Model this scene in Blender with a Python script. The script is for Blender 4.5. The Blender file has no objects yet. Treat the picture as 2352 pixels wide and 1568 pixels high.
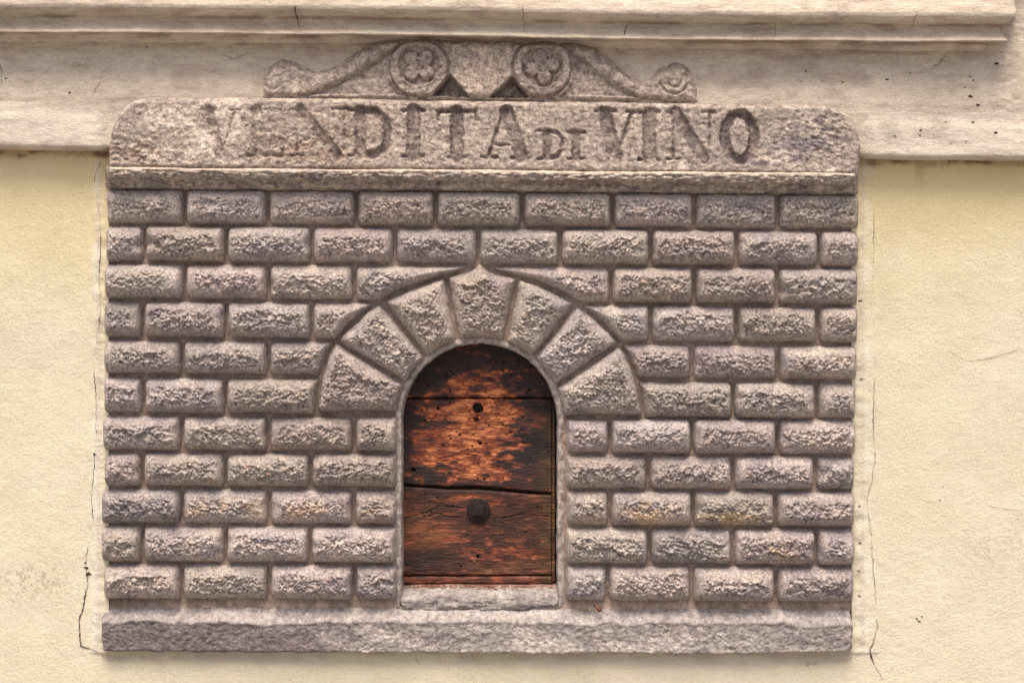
import bpy, bmesh, math, random
import numpy as np
R = math.radians
S = bpy.context.scene

# ------------------------------------------------------------ camera, sky, sun, exposure
MM = 0.001                       # one unit of the survey below = 1 mm on the wall plane
CX, CY, DIST = 1176.0, 784.0, 3267.0
cam = bpy.data.cameras.new('camera'); cam.lens = 50; cam.sensor_width = 36
cam.clip_start = 0.05; cam.clip_end = 500
camo = bpy.data.objects.new('camera', cam); S.collection.objects.link(camo)
camo.location = (0, -DIST*MM, 0); camo.rotation_euler = (R(90), 0, 0)
S.camera = camo
SUN_EL, SUN_AZ = R(69), R(12)    # high, a little from the left
w = bpy.data.worlds.new('World'); S.world = w; w.use_nodes = True
nt = w.node_tree; nt.nodes.clear()
sky = nt.nodes.new('ShaderNodeTexSky'); sky.sky_type = 'NISHITA'; sky.sun_disc = False
sky.sun_elevation = SUN_EL; sky.sun_rotation = math.pi + SUN_AZ
sky.dust_density = 6.0; sky.air_density = 1.0; sky.ozone_density = 0.5
bg = nt.nodes.new('ShaderNodeBackground'); bg.inputs['Strength'].default_value = 0.068
wo = nt.nodes.new('ShaderNodeOutputWorld')
nt.links.new(sky.outputs[0], bg.inputs[0]); nt.links.new(bg.outputs[0], wo.inputs[0])
sl = bpy.data.lights.new('sun', 'SUN'); sl.energy = 1.5; sl.angle = R(30); sl.color = (1.0, 0.93, 0.835)
so = bpy.data.objects.new('sun', sl); S.collection.objects.link(so)
so.rotation_euler = (R(90) - SUN_EL, 0, -SUN_AZ)
so.location = (-1, -4, 5)
S.view_settings.view_transform = 'Standard'; S.view_settings.look = 'None'
S.view_settings.exposure = 1.66; S.view_settings.gamma = 1.0; S.view_settings.use_curve_mapping = False

# ------------------------------------------------------------ numeric helpers
def hsh(ix, iy, seed):
    n = (ix.astype(np.int64)*374761393 + iy.astype(np.int64)*668265263 + int(seed)*974634777) & 0xffffffff
    n = ((n ^ (n >> 13))*1274126177) & 0xffffffff
    n = ((n ^ (n >> 15))*2246822519 >> 3) & 0xffffffff
    return ((n ^ (n >> 16)) & 0xffff)/65535.0
def vn(x, y, seed=0):
    ix = np.floor(x); iy = np.floor(y); fx = x-ix; fy = y-iy
    ux = fx*fx*fx*(fx*(fx*6-15)+10); uy = fy*fy*fy*(fy*(fy*6-15)+10)
    a = hsh(ix, iy, seed); b = hsh(ix+1, iy, seed); c = hsh(ix, iy+1, seed); d = hsh(ix+1, iy+1, seed)
    return (a*(1-ux)+b*ux)*(1-uy) + (c*(1-ux)+d*ux)*uy
def fbm(x, y, sx, sy=None, oct=4, seed=0, g=0.5):
    """-1..1"""
    sy = sy or sx; t = 0; a = 1; s = 0
    for o in range(oct):
        t = t + a*(vn(x/sx*(2**o)+o*7.3, y/sy*(2**o)+o*3.1, seed+o*17)*2-1); s += a; a *= g
    return t/s*1.6
def facets(x, y, sx, sy, seed):
    """hewn chips: every cell its own height and tilt"""
    u = x/sx; v = y/sy; iu = np.floor(u); iv = np.floor(v)
    best = np.full(u.shape, 9.0); out = np.zeros(u.shape)
    for di in (-1, 0, 1):
        for dj in (-1, 0, 1):
            a = iu+di; b = iv+dj
            cx = a+hsh(a, b, seed); cy = b+hsh(a, b, seed+1)
            dx = u-cx; dy = v-cy; d = dx*dx+dy*dy
            h = (hsh(a, b, seed+2)-0.5) + dx*(hsh(a, b, seed+3)-0.5)*1.6 + dy*(hsh(a, b, seed+4)-0.35)*2.0
            m = d < best
            best = np.where(m, d, best); out = np.where(m, h, out)
    return out
def sst(a, b, x):
    t = np.clip((x-a)/(b-a), 0, 1); return t*t*(3-2*t)
def blur(h, n):
    for _ in range(n):
        p = np.pad(h, 1, mode='edge'); h = (p[:-2, 1:-1]+2*p[1:-1, 1:-1]+p[2:, 1:-1])/4
        p = np.pad(h, 1, mode='edge'); h = (p[1:-1, :-2]+2*p[1:-1, 1:-1]+p[1:-1, 2:])/4
    return h
def seg(x, y, a, b):
    ax, ay = a; bx, by = b; vx = bx-ax; vy = by-ay; L = vx*vx+vy*vy+1e-9
    t = np.clip(((x-ax)*vx+(y-ay)*vy)/L, 0, 1)
    return np.hypot(x-ax-t*vx, y-ay-t*vy)
def sdf(x, y, poly):
    """positive inside"""
    d = np.full(x.shape, 1e9); ins = np.zeros(x.shape, bool)
    n = len(poly)
    for i in range(n):
        a = poly[i]; b = poly[(i+1) % n]
        d = np.minimum(d, seg(x, y, a, b))
        if a[1] != b[1]:
            c = ((a[1] > y) != (b[1] > y)) & (x < (b[0]-a[0])*(y-a[1])/(b[1]-a[1])+a[0])
            ins ^= c
    return np.where(ins, d, -d)
def polyd(x, y, pts):
    d = np.full(x.shape, 1e9)
    for a, b in zip(pts[:-1], pts[1:]): d = np.minimum(d, seg(x, y, a, b))
    return d
def gb(x, y, cx, cy, rx, ry=None):
    ry = ry or rx
    return np.exp(-(((x-cx)/rx)**2+((y-cy)/ry)**2))
def W(px, py, dep, plane=None):
    """survey point (px, py) on an object lying dep mm proud of the wall -> metres"""
    k = (DIST-(dep if plane is None else plane))/DIST
    return (px-CX)*k*MM, -dep*MM, (CY-py)*k*MM

# ------------------------------------------------------------ object helpers
def tag(o, label=None, cat=None, group=None, kind=None):
    if label: o['label'] = label
    if cat: o['category'] = cat
    if group: o['group'] = group
    if kind: o['kind'] = kind
    return o
def empty(name, loc, label, cat):
    o = bpy.data.objects.new(name, None); S.collection.objects.link(o); o.location = loc
    o.empty_display_size = 0.1
    return tag(o, label, cat)
def place(o, parent):
    if parent is not None:
        p = parent; t = np.zeros(3)
        while p is not None: t += np.array(p.location); p = p.parent
        o.parent = parent; o.location = tuple(np.array(o.location)-t)
def sheet(name, P, mat, parent=None, tint=None, mask=None, smooth=True, normals=None):
    """P: (n,m,3) metres; cells of mask kept; faces look along -Y for rows going down, columns to the right"""
    n, m, _ = P.shape
    idx = np.arange(n*m).reshape(n, m)
    q = np.stack([idx[:-1, :-1], idx[1:, :-1], idx[1:, 1:], idx[:-1, 1:]], -1)
    q = q.reshape(-1, 4) if mask is None else q[mask]
    used = np.unique(q); remap = np.full(n*m, -1); remap[used] = np.arange(len(used))
    v = P.reshape(-1, 3)[used]; q = remap[q]
    c = (v.min(0)+v.max(0))/2; c[1] = v[:, 1].max()
    me = bpy.data.meshes.new(name)
    me.vertices.add(len(v)); me.vertices.foreach_set('co', (v-c).astype(np.float32).ravel())
    me.loops.add(q.size); me.loops.foreach_set('vertex_index', q.astype(np.int32).ravel())
    me.polygons.add(len(q)); me.polygons.foreach_set('loop_start', np.arange(0, q.size, 4, dtype=np.int32))
    me.polygons.foreach_set('loop_total', np.full(len(q), 4, dtype=np.int32))
    me.update(calc_edges=True)
    me.polygons.foreach_set('use_smooth', np.full(len(q), smooth))
    a = me.color_attributes.new('tint', 'FLOAT_COLOR', 'POINT')
    t = np.ones((len(used), 4), np.float32)
    if tint is not None: t[:, :3] = tint.reshape(-1, 3)[used]
    a.data.foreach_set('color', t.ravel())
    if normals is not None:
        me.normals_split_custom_set_from_vertices([tuple(r) for r in normals.reshape(-1, 3)[used]])
    me.materials.append(mat)
    o = bpy.data.objects.new(name, me); S.collection.objects.link(o)
    o.location = tuple(float(k) for k in c); place(o, parent)
    return o
def grid(x0, x1, y0, y1, st):
    nx = max(2, int(round((x1-x0)/st))+1); ny = max(2, int(round((y1-y0)/st))+1)
    return np.meshgrid(np.linspace(x0, x1, nx), np.linspace(y0, y1, ny))
def cells(M):
    return M[:-1, :-1] | M[1:, :-1] | M[1:, 1:] | M[:-1, 1:]
def to3(X, Y, H, plane):
    a, b, c = W(X, Y, H, plane); return np.stack([a, b, c], -1)
def nrm(P):
    du = np.gradient(P, axis=1); dv = np.gradient(P, axis=0)
    n = np.cross(dv, du); return n/np.linalg.norm(n, axis=-1, keepdims=True)
def solid(name, bm, mat, parent=None, loc=(0, 0, 0), smooth=False):
    me = bpy.data.meshes.new(name); bm.to_mesh(me); bm.free(); me.materials.append(mat)
    a = me.color_attributes.new('tint', 'FLOAT_COLOR', 'POINT')
    a.data.foreach_set('color', np.ones(len(me.vertices)*4, np.float32))
    for p in me.polygons: p.use_smooth = smooth
    o = bpy.data.objects.new(name, me); S.collection.objects.link(o); o.location = loc
    place(o, parent); return o

# ------------------------------------------------------------ materials
def material(name, c_dark, c_light, scale, lo, hi, fine=420., fine_amt=0.35, stretch=(1, 1, 1),
             b1=(300., .5, .0015), b2=(900., .3, .0006), rough=.9, spots=None, spec=.25, detail=6):
    m = bpy.data.materials.new(name); m.use_nodes = True; t = m.node_tree; N = t.nodes; L = t.links
    N.clear(); out = N.new('ShaderNodeOutputMaterial'); b = N.new('ShaderNodeBsdfPrincipled')
    L.new(b.outputs[0], out.inputs[0]); b.inputs['Roughness'].default_value = rough
    b.inputs['Specular IOR Level'].default_value = spec
    g = N.new('ShaderNodeNewGeometry'); mp = N.new('ShaderNodeMapping'); L.new(g.outputs['Position'], mp.inputs[0])
    mp.inputs['Scale'].default_value = stretch
    def noise(sc, det=4., rg=.6):
        n = N.new('ShaderNodeTexNoise'); n.inputs['Scale'].default_value = sc; n.inputs['Detail'].default_value = det
        n.inputs['Roughness'].default_value = rg; L.new(mp.outputs[0], n.inputs['Vector']); return n
    n1 = noise(scale, detail, .7)
    mr = N.new('ShaderNodeMapRange'); mr.inputs[1].default_value = lo; mr.inputs[2].default_value = hi
    L.new(n1.outputs[0], mr.inputs[0])
    mx = N.new('ShaderNodeMix'); mx.data_type = 'RGBA'; L.new(mr.outputs[0], mx.inputs[0])
    mx.inputs[6].default_value = (*c_dark, 1); mx.inputs[7].default_value = (*c_light, 1)
    n2 = noise(fine, 2., .5)
    m2 = N.new('ShaderNodeMapRange'); m2.inputs[1].default_value = .3; m2.inputs[2].default_value = .7
    m2.inputs[3].default_value = 1-fine_amt; m2.inputs[4].default_value = 1+fine_amt; L.new(n2.outputs[0], m2.inputs[0])
    at = N.new('ShaderNodeAttribute'); at.attribute_name = 'tint'
    v1 = N.new('ShaderNodeVectorMath'); v1.operation = 'MULTIPLY'; L.new(mx.outputs[2], v1.inputs[0]); L.new(at.outputs['Color'], v1.inputs[1])
    v2 = N.new('ShaderNodeVectorMath'); v2.operation = 'SCALE'; L.new(v1.outputs[0], v2.inputs[0]); L.new(m2.outputs[0], v2.inputs['Scale'])
    col = v2.outputs[0]
    if spots:
        vo = N.new('ShaderNodeTexVoronoi'); vo.inputs['Scale'].default_value = spots[0]; L.new(mp.outputs[0], vo.inputs['Vector'])
        gate = noise(spots[0]*.16, 2.)
        m3 = N.new('ShaderNodeMapRange'); m3.inputs[1].default_value = spots[1]*.6; m3.inputs[2].default_value = spots[1]
        m3.inputs[3].default_value = 1; m3.inputs[4].default_value = 0; L.new(vo.outputs['Distance'], m3.inputs[0])
        m4 = N.new('ShaderNodeMapRange'); m4.inputs[1].default_value = spots[2]; m4.inputs[2].default_value = spots[2]+.1; L.new(gate.outputs[0], m4.inputs[0])
        mu = N.new('ShaderNodeMath'); mu.operation = 'MULTIPLY'; L.new(m3.outputs[0], mu.inputs[0]); L.new(m4.outputs[0], mu.inputs[1])
        mu2 = N.new('ShaderNodeMath'); mu2.operation = 'MULTIPLY'; L.new(mu.outputs[0], mu2.inputs[0]); mu2.inputs[1].default_value = spots[4]
        mx2 = N.new('ShaderNodeMix'); mx2.data_type = 'RGBA'; L.new(mu2.outputs[0], mx2.inputs[0]); L.new(col, mx2.inputs[6])
        mx2.inputs[7].default_value = (*spots[3], 1); col = mx2.outputs[2]
    L.new(col, b.inputs['Base Color'])
    prev = None
    for sc, st, ds in (b1, b2):
        n = noise(sc, 5., .65); bu = N.new('ShaderNodeBump'); bu.inputs['Strength'].default_value = st
        bu.inputs['Distance'].default_value = ds*2; L.new(n.outputs[0], bu.inputs['Height'])
        if prev: L.new(prev.outputs[0], bu.inputs['Normal'])
        prev = bu
    L.new(prev.outputs[0], b.inputs['Normal'])
    return m

M_stone = material('rusticated_sandstone', (.185, .143, .132), (.48, .408, .362), 170., .36, .64, fine=520., fine_amt=.46,
                   b1=(230., .9, .0014), b2=(520., .9, .0011), spots=(330., .3, .48, (.62, .54, .47), .5))
M_slab = material('weathered_slab_stone', (.18, .135, .115), (.53, .44, .36), 85., .36, .66, fine=430., fine_amt=.34,
                  b1=(140., .8, .0014), b2=(450., .6, .0008), spots=(240., .3, .5, (.15, .11, .10), .45), detail=10)
M_mortar = material('dirty_joint_mortar', (.14, .098, .076), (.30, .225, .178), 60., .35, .65, fine=400., fine_amt=.2,
                    b1=(200., .5, .001), b2=(600., .4, .0005))
M_rim = material('arch_rim_stone', (.16, .13, .115), (.40, .34, .30), 90., .35, .65, fine=450., fine_amt=.25)
M_ledge = material('ledge_stone', (.175, .145, .135), (.40, .352, .318), 80., .36, .64, fine=450., fine_amt=.32,
                   b1=(150., .7, .0012), b2=(480., .6, .0007), spots=(260., .3, .5, (.14, .115, .12), .5), detail=9)
M_wall = material('cream_plaster', (.61, .54, .375), (.68, .61, .44), 9., .3, .7, fine=160., fine_amt=.05,
                  b1=(150., .8, .0016), b2=(400., .9, .0014), rough=.95, spots=(110., .17, .50, (.34, .25, .16), .7), detail=8)
M_corn = material('brushed_beige_stucco', (.45, .365, .29), (.60, .51, .40), 70., .30, .66, fine=330., fine_amt=.14,
                  stretch=(.5, 1, 1.3), b1=(170., .7, .0018), b2=(430., .7, .001), rough=.95,
                  spots=(85., .16, .55, (.2, .13, .10), .6), detail=9)
M_wood = material('rotting_wood', (.66, .6, .58), (1.15, 1.06, 1.0), 60., .32, .68, fine=300., fine_amt=.3,
                  stretch=(.34, 1, 1.4), b1=(120., .9, .0022), b2=(420., .6, .0008), rough=.62, spec=.35, detail=9)
M_iron = material('rusty_iron', (.012, .008, .009), (.032, .020, .019), 90., .3, .7, fine=400., fine_amt=.3, rough=.7, spec=.15)
M_crack = material('crack_dirt', (.03, .018, .014), (.08, .05, .04), 90., .3, .7)
M_faint = material('hairline_dirt', (.20, .135, .10), (.34, .25, .19), 90., .3, .7)
M_chip = material('debris_wood', (.16, .07, .045), (.40, .20, .12), 200., .3, .7)
M_ground = material('street_paving', (.16, .15, .14), (.30, .28, .26), 3., .3, .7, fine=40.)

# ------------------------------------------------------------ survey of the surround
OC, OCY, ORR = 1101.5, 967.0, 179.5
def opening(x, y):                       # >0 outside the opening
    return np.where(y < OCY, np.hypot(x-OC, y-OCY)-ORR, np.abs(x-OC)-ORR)
AL = [(1101, 603), (1088, 614), (1062, 624), (1033, 632), (989, 645), (945, 660), (909, 676), (876, 693), (850, 709), (828, 727), (800, 752),
      (773, 782), (759, 803), (749, 827), (740, 856), (733, 890), (727, 952)]
AR = [(1114, 612), (1130, 620), (1147, 627), (1173, 634), (1202, 641), (1238, 652), (1275, 669), (1302, 683), (1326, 698), (1355, 720), (1390, 750),
      (1421, 784), (1440, 819), (1453, 846), (1462, 874), (1470, 903), (1478, 960)]
ARCH = AL[::-1] + AR
def lerp(a, b, x): return a+(b-a)*(x-240)/1730.0
ROWS = [  # (top left, top right, bottom left, bottom right, joints...)
 (434, 447, 514, 527, [[245, 427, 616, 820, 1001, 1199, 1406, 1593, 1785, 1972]]),
 (519, 532, 601, 612, [[244, 334, 522, 718, 907, 1099, 1286, 1493, 1690, 1879, 1971]]),
 (607, 618, 685, 700, [[242, 427, 618, 815, 1100.5, 1403, 1593, 1783, 1969]]),
 (692, 706, 774, 787, [[240, 332, 522, 718, 905], [1320, 1493, 1690, 1876, 1969]]),
 (781, 795, 857, 872, [[240, 422, 618, 790], [1400, 1588, 1785, 1967]]),
 (866, 880, 947, 961, [[240, 332, 520, 765], [1440, 1683, 1873, 1965]]),
 (954, 964, 1032, 1043, [[238, 420, 618, 815, 915], [1297, 1400, 1588, 1783, 1965]]),
 (1039, 1048, 1115, 1124, [[241, 330, 520, 715, 915], [1296, 1488, 1682, 1870, 1962]]),
 (1122, 1129, 1200, 1208, [[234, 420, 620, 813, 914], [1297, 1400, 1590, 1780, 1962]]),
 (1206, 1214, 1288, 1296, [[234, 330, 520, 714, 914], [1296, 1490, 1682, 1872, 1962]]),
 (1294, 1301, 1373, 1380, [[240, 420, 620, 815, 915], [1297, 1395, 1588, 1780, 1960]]),
]
MORT = 6.0        # mortar plane, mm proud of the plaster
def stain(x, y):  # colour wear shared by all the blocks
    t = np.ones(x.shape+(3,))
    n = fbm(x, y, 26, 16, 4, 51); big = fbm(x, y, 170, 90, 3, 52)
    t *= (1+.09*big)[..., None]
    d = sst(.25, .75, fbm(x, y, 60, 34, 4, 53))
    t *= 1-d[..., None]*np.array([.20, .20, .14])
    p = sst(.2, .7, fbm(x, y, 30, 18, 4, 54))
    t *= 1+p[..., None]*np.array([.16, .13, .08])
    for cx, cy, rx, ry, a in ((530, 1166, 95, 22, .7), (705, 1170, 90, 20, .55), (1490, 1176, 60, 26, 1.), (1672, 1186, 70, 17, 1.), (1770, 1262, 40, 24, .75),
                              (1360, 1190, 40, 18, .3), (860, 1175, 40, 20, .4)):
        g = a*gb(x, y, cx, cy, rx, ry)*sst(-.5, .4, n)
        t *= 1+g[..., None]*np.array([.42, .16, -.20])
    for cx, cy, r in ((575, 1062, 9), (592, 1070, 5), (759, 1322, 8), (620, 1085, 5)):
        g = gb(x, y, cx, cy, r)*sst(-.4, .3, n)
        t = t*(1-g[..., None]*.5)+g[..., None]*.5*np.array([1.5, .75, .65])
    g = gb(x, y, 407, 645, 22, 26)       # smear of lime on one block
    t = t*(1-g[..., None]*.6)+g[..., None]*.6*1.35
    return t
def block(name, X, Y, d, seed, parent, H=33., RR=33., label=None, tt=None):
    rnd = random.Random(seed); H += rnd.uniform(-6, 4)
    e = fbm(X, Y, 22, 16, 3, seed*3+1)
    dd = d + e*1.6
    t = np.clip(dd/RR if tt is None else np.minimum(tt, 1)+e*.03, 0, 1)
    h = np.where(dd > 0, -9+(H+9)*np.sqrt(1-(1-t)**2.15), -9+dd*2.)
    if tt is not None:
        for _ in range(rnd.choice((0, 1, 1, 2))):       # knocked-off corners and bruises
            cx = rnd.choice((X.min()+10, X.max()-10)); cy = rnd.uniform(Y.min()+8, Y.max()-8); cr = rnd.uniform(9, 20)
            h -= rnd.uniform(4, 11)*gb(X+e*5, Y+e*4, cx, cy, cr, cr*.8)*sst(0, 6, dd)
    h = blur(h, 3)
    bias = np.where(Y < Y.mean(), 7., -3.)*sst(0, 25, np.abs(Y-Y.mean()))
    smear = gb(X, Y, 407, 645, 26, 30)
    m = sst(10, 19, d - bias - 3 + fbm(X, Y, 28, 18, 3, seed*5+2)*9 + rnd.uniform(-4, 3))*(1-smear)
    rough = facets(X+fbm(X, Y, 7, 7, 2, seed)*2, Y+fbm(X, Y, 7, 7, 2, seed+9)*2, 5.6, 4.6, seed*11)*5.0 \
        + fbm(X, Y, 9, 7, 3, seed*7+3)*1.8 + facets(X+fbm(X, Y, 9, 9, 2, seed+5)*4, Y, 17, 12, seed*13)*2.6
    rough = rough+facets(X+e*6, Y+e*5, 46, 30, seed*23)*4.5
    h = h + m*rough + fbm(X, Y, 60, 40, 3, seed*17+4)*2.2 + fbm(X, Y, 6, 5, 2, seed*19)*.35
    lean = rnd.uniform(-2, 2); h = h+lean*(X-X.mean())/100*m
    tint = stain(X, Y)*rnd.uniform(.9, 1.08)
    tint *= (1+.10*m)[..., None]
    tint *= np.array([1+rnd.uniform(-.03, .03), 1, 1+rnd.uniform(-.04, .04)])
    P = to3(X, Y, h+MORT, MORT)
    o = sheet(name, P, M_stone, parent, tint, cells(d > -3.5))
    if label: o['label'] = label
    return o

surround = empty('stone_surround', (W(OC, 1498, 0)[0], 0, W(OC, 1498, 0)[2]),
                 'grey rusticated stone surround of rough cushion blocks framing the arched wooden shutter', 'window surround')
seed = 100
for (tl, tr, bl, br, groups) in ROWS:
    for js in groups:
        for i in range(len(js)-1):
            a, b = js[i], js[i+1]
            l = a if i == 0 and a < 260 else a+2.1
            r = b if b > 1950 else b-2.1
            if b in (915, 914): r = b-2
            if a in (1297, 1296): l = a+3
            jt = [random.Random(seed*7+k).uniform(-1.2, 1.2) for k in range(4)]
            poly = [(l, lerp(tl, tr, l)-1.8+jt[0]), (r, lerp(tl, tr, r)-1.8+jt[1]), (r+jt[2]*.5, lerp(bl, br, r)+1.6+jt[2]), (l+jt[3]*.5, lerp(bl, br, l)+1.6+jt[3])]
            X, Y = grid(l-4, r+4, min(poly[0][1], poly[1][1])-4, max(poly[2][1], poly[3][1])+4, 2.0)
            d = sdf(X, Y, poly)
            dv = np.minimum(Y-lerp(tl, tr, X)+2, lerp(bl, br, X)+2-Y); dh = np.minimum(X-l, r-X)
            tt = 1-((1-np.clip(dv/36., -1, 1))**4.5+(1-np.clip(dh/18., -1, 1))**4.5)**(1/4.5)
            if 595 < tl < 960:
                da = -sdf(X, Y, ARCH)-2.7; d = np.minimum(d, da); tt = np.minimum(tt, da/26.)
            if (d > 3).sum() > 30: block('stone', X, Y, d, seed, surround, tt=tt)
            seed += 1
# arch stones
JL = [((1024, 634), (1052, 786)), ((876, 692), (975, 817)), ((771, 784), (933, 881))]
JR = [((1189, 643), (1160, 784)), ((1326, 696), (1231, 814)), ((1425, 790), (1282, 883))]
def ext(j, k=60):
    (ax, ay), (bx, by) = j; L = math.hypot(ax-bx, ay-by); u = ((ax-bx)/L, (ay-by)/L)
    return (ax+u[0]*k, ay+u[1]*k), (bx-u[0]*40, by-u[1]*40)
vs = [(((640, 948), (990, 948)), ext(JL[2])), (ext(JL[2]), ext(JL[1])), (ext(JL[1]), ext(JL[0])), (ext(JL[0]), ext(JR[0])),
      (ext(JR[0]), ext(JR[1])), (ext(JR[1]), ext(JR[2])), (ext(JR[2]), ((1560, 957), (1215, 957)))]
for i, (a, b) in enumerate(vs):
    poly = [a[0], b[0], b[1], a[1]]
    X, Y = grid(715, 1490, 596, 970, 2.0)
    d = np.minimum(sdf(X, Y, poly)-2.9, sdf(X, Y, ARCH)-2.2)
    d = np.minimum(d, opening(X, Y)-12)
    ys, xs = np.where(d > -8)
    sl_ = (slice(ys.min(), ys.max()+1), slice(xs.min(), xs.max()+1))
    block('arch_stone', X[sl_], Y[sl_], d[sl_], 500+i, surround, H=33, RR=34, label='pointed keystone at the top of the arch' if i == 3 else None)
# mortar bed with the opening left out
X, Y = grid(241, 1965, 424, 1404, 4.0)
h = MORT + fbm(X, Y, 40, 30, 4, 7)*1.6
mk = (opening(X, Y) > 7) | (Y > 1388)
mm = mk[:-1, :-1] & mk[1:, 1:] & mk[1:, :-1] & mk[:-1, 1:]
tm = np.ones(X.shape+(3,))*(1+.25*fbm(X, Y, 60, 50, 3, 8))[..., None]
tm *= 1+(sst(1376, 1392, Y)*.45)[..., None]
sheet('mortar_bed', to3(X, Y, h, MORT), M_mortar, surround, tm, mm)
# bed edges (left, right)
for px, s_ in ((241, -1), (1965, 1)):
    P = np.zeros((60, 2, 3)); ys = np.linspace(424, 1404, 60)
    for j, dep in enumerate((-8, MORT) if s_ < 0 else (MORT, -8)):
        P[:, j, 0], P[:, j, 1], P[:, j, 2] = W(np.full(60, px)*1., ys, np.full(60, dep)*1., MORT)
    sheet('bed_edge', P, M_mortar, surround)
# rim and reveal of the opening
path = [(OC-ORR, y, -1., 0.) for y in np.linspace(1393, OCY, 100)]
path += [(OC-ORR*math.cos(t), OCY-ORR*math.sin(t), -math.cos(t), -math.sin(t)) for t in np.linspace(0, math.pi, 180)[1:-1]]
path += [(OC+ORR, y, 1., 0.) for y in np.linspace(OCY, 1393, 100)]
path = np.array(path)
prof = [(17, 3), (13, 6.5), (10, 8), (6, 9), (3, 9), (.8, 7.5), (-.5, 3), (-1, -4), (-1, -20), (-1, -40), (-1, -62), (-1, -90), (-1, -118)]
P = np.zeros((len(prof), len(path), 3)); n_ = np.arange(len(path))*3.1
for i, (o_, dep) in enumerate(prof):
    wob = fbm(n_, n_*0+i*2, 14, 8, 3, 31)*1.5 if o_ > -2 else 0
    wob2 = fbm(n_, n_*0+i*3, 9, 7, 3, 33)*1.2
    P[i, :, 0], P[i, :, 1], P[i, :, 2] = W(path[:, 0]+path[:, 2]*(o_+wob), path[:, 1]+path[:, 3]*(o_+wob), dep+wob2*1.6, 5)
sheet('arch_rim', P, M_rim, surround, np.ones(P.shape)*(1+.2*fbm(P[..., 0]*1000, P[..., 2]*1000, 40, 40, 3, 9))[..., None])
# base ledge
X, Y = grid(230, 1964, 1384, 1504, 2.0)
LP = [(235, 1390), (1958, 1397), (1961, 1440), (1956, 1498), (1700, 1503), (1176, 1501), (600, 1499), (236, 1496), (231, 1440)]
d = sdf(X, Y, LP) + fbm(X, Y, 30, 16, 3, 61)*2.2
edge = 1426+lerp(0, 8, X)+fbm(X, Y, 50, 300, 5, 62)*7
up = sst(-38, 2, Y-edge)
h = MORT-2+up*27 - 10*(1-sst(-1, 6, d)) - 40*(1-sst(-3, 1, d))
h = blur(h, 1)
ro = sst(-3, 6, Y-edge)
h += ro*(facets(X, Y, 8, 6, 63)*1.2+fbm(X, Y, 16, 10, 4, 64)*.8-2.5) + fbm(X, Y, 140, 90, 3, 65)*1.8+fbm(X, Y, 9, 7, 3, 66)*.6
t = np.ones(X.shape+(3,))
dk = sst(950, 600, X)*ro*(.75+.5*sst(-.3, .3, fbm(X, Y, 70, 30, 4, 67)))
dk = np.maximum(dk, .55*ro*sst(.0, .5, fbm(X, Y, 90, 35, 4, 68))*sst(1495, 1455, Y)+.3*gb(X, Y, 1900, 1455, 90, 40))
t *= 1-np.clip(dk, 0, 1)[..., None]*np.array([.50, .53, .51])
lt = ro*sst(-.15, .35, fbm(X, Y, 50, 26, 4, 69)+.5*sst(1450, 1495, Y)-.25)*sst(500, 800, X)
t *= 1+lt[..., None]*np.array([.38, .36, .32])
t *= 1+((1-ro)*.03)[..., None]
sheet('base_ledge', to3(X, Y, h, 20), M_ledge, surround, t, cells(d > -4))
# sill inside the opening
ys = np.array([1337, 1342, 1346, 1350, 1354, 1359, 1364, 1368, 1373, 1379, 1385, 1391, 1396, 1400.])
ds = np.array([-70, -50, -40, -29, -18, -8, 0, 5, 8, 10, 11, 12, 11, 9.5])
ui = np.linspace(0, 1, 190); vi = np.linspace(0, 13, 52)
pyv = np.interp(vi, np.arange(14), ys); pdv = np.interp(vi, np.arange(14), ds)
U, V = np.meshgrid(ui, pyv); D_ = np.repeat(pdv[:, None], 190, 1)
half = 181-sst(1366, 1396, V)*3
XX = OC+(U-.5)*2*half
YY = V+fbm(XX, V, 40, 20, 3, 71)*1.2
D_ = D_+fbm(XX, V, 30, 10, 4, 72)*2.4+sst(1366, 1376, V)*facets(XX, V, 16, 8, 73)*1.2
P = np.stack(W(XX, YY, D_), -1)
t = np.ones(P.shape)*(.84+.20*fbm(XX, V, 40, 14, 4, 74))[..., None]
dust = sst(1352, 1343, V+fbm(XX, V, 20, 8, 3, 75)*5)
t = t*(1-dust[..., None])+dust[..., None]*np.array([.72, .50, .42])
dust2 = sst(.5, .8, fbm(XX, V, 90, 14, 4, 76))*sst(1378, 1392, V)
t *= 1-dust2[..., None]*.4
sheet('window_sill', P, M_ledge, surround, t)

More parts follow.
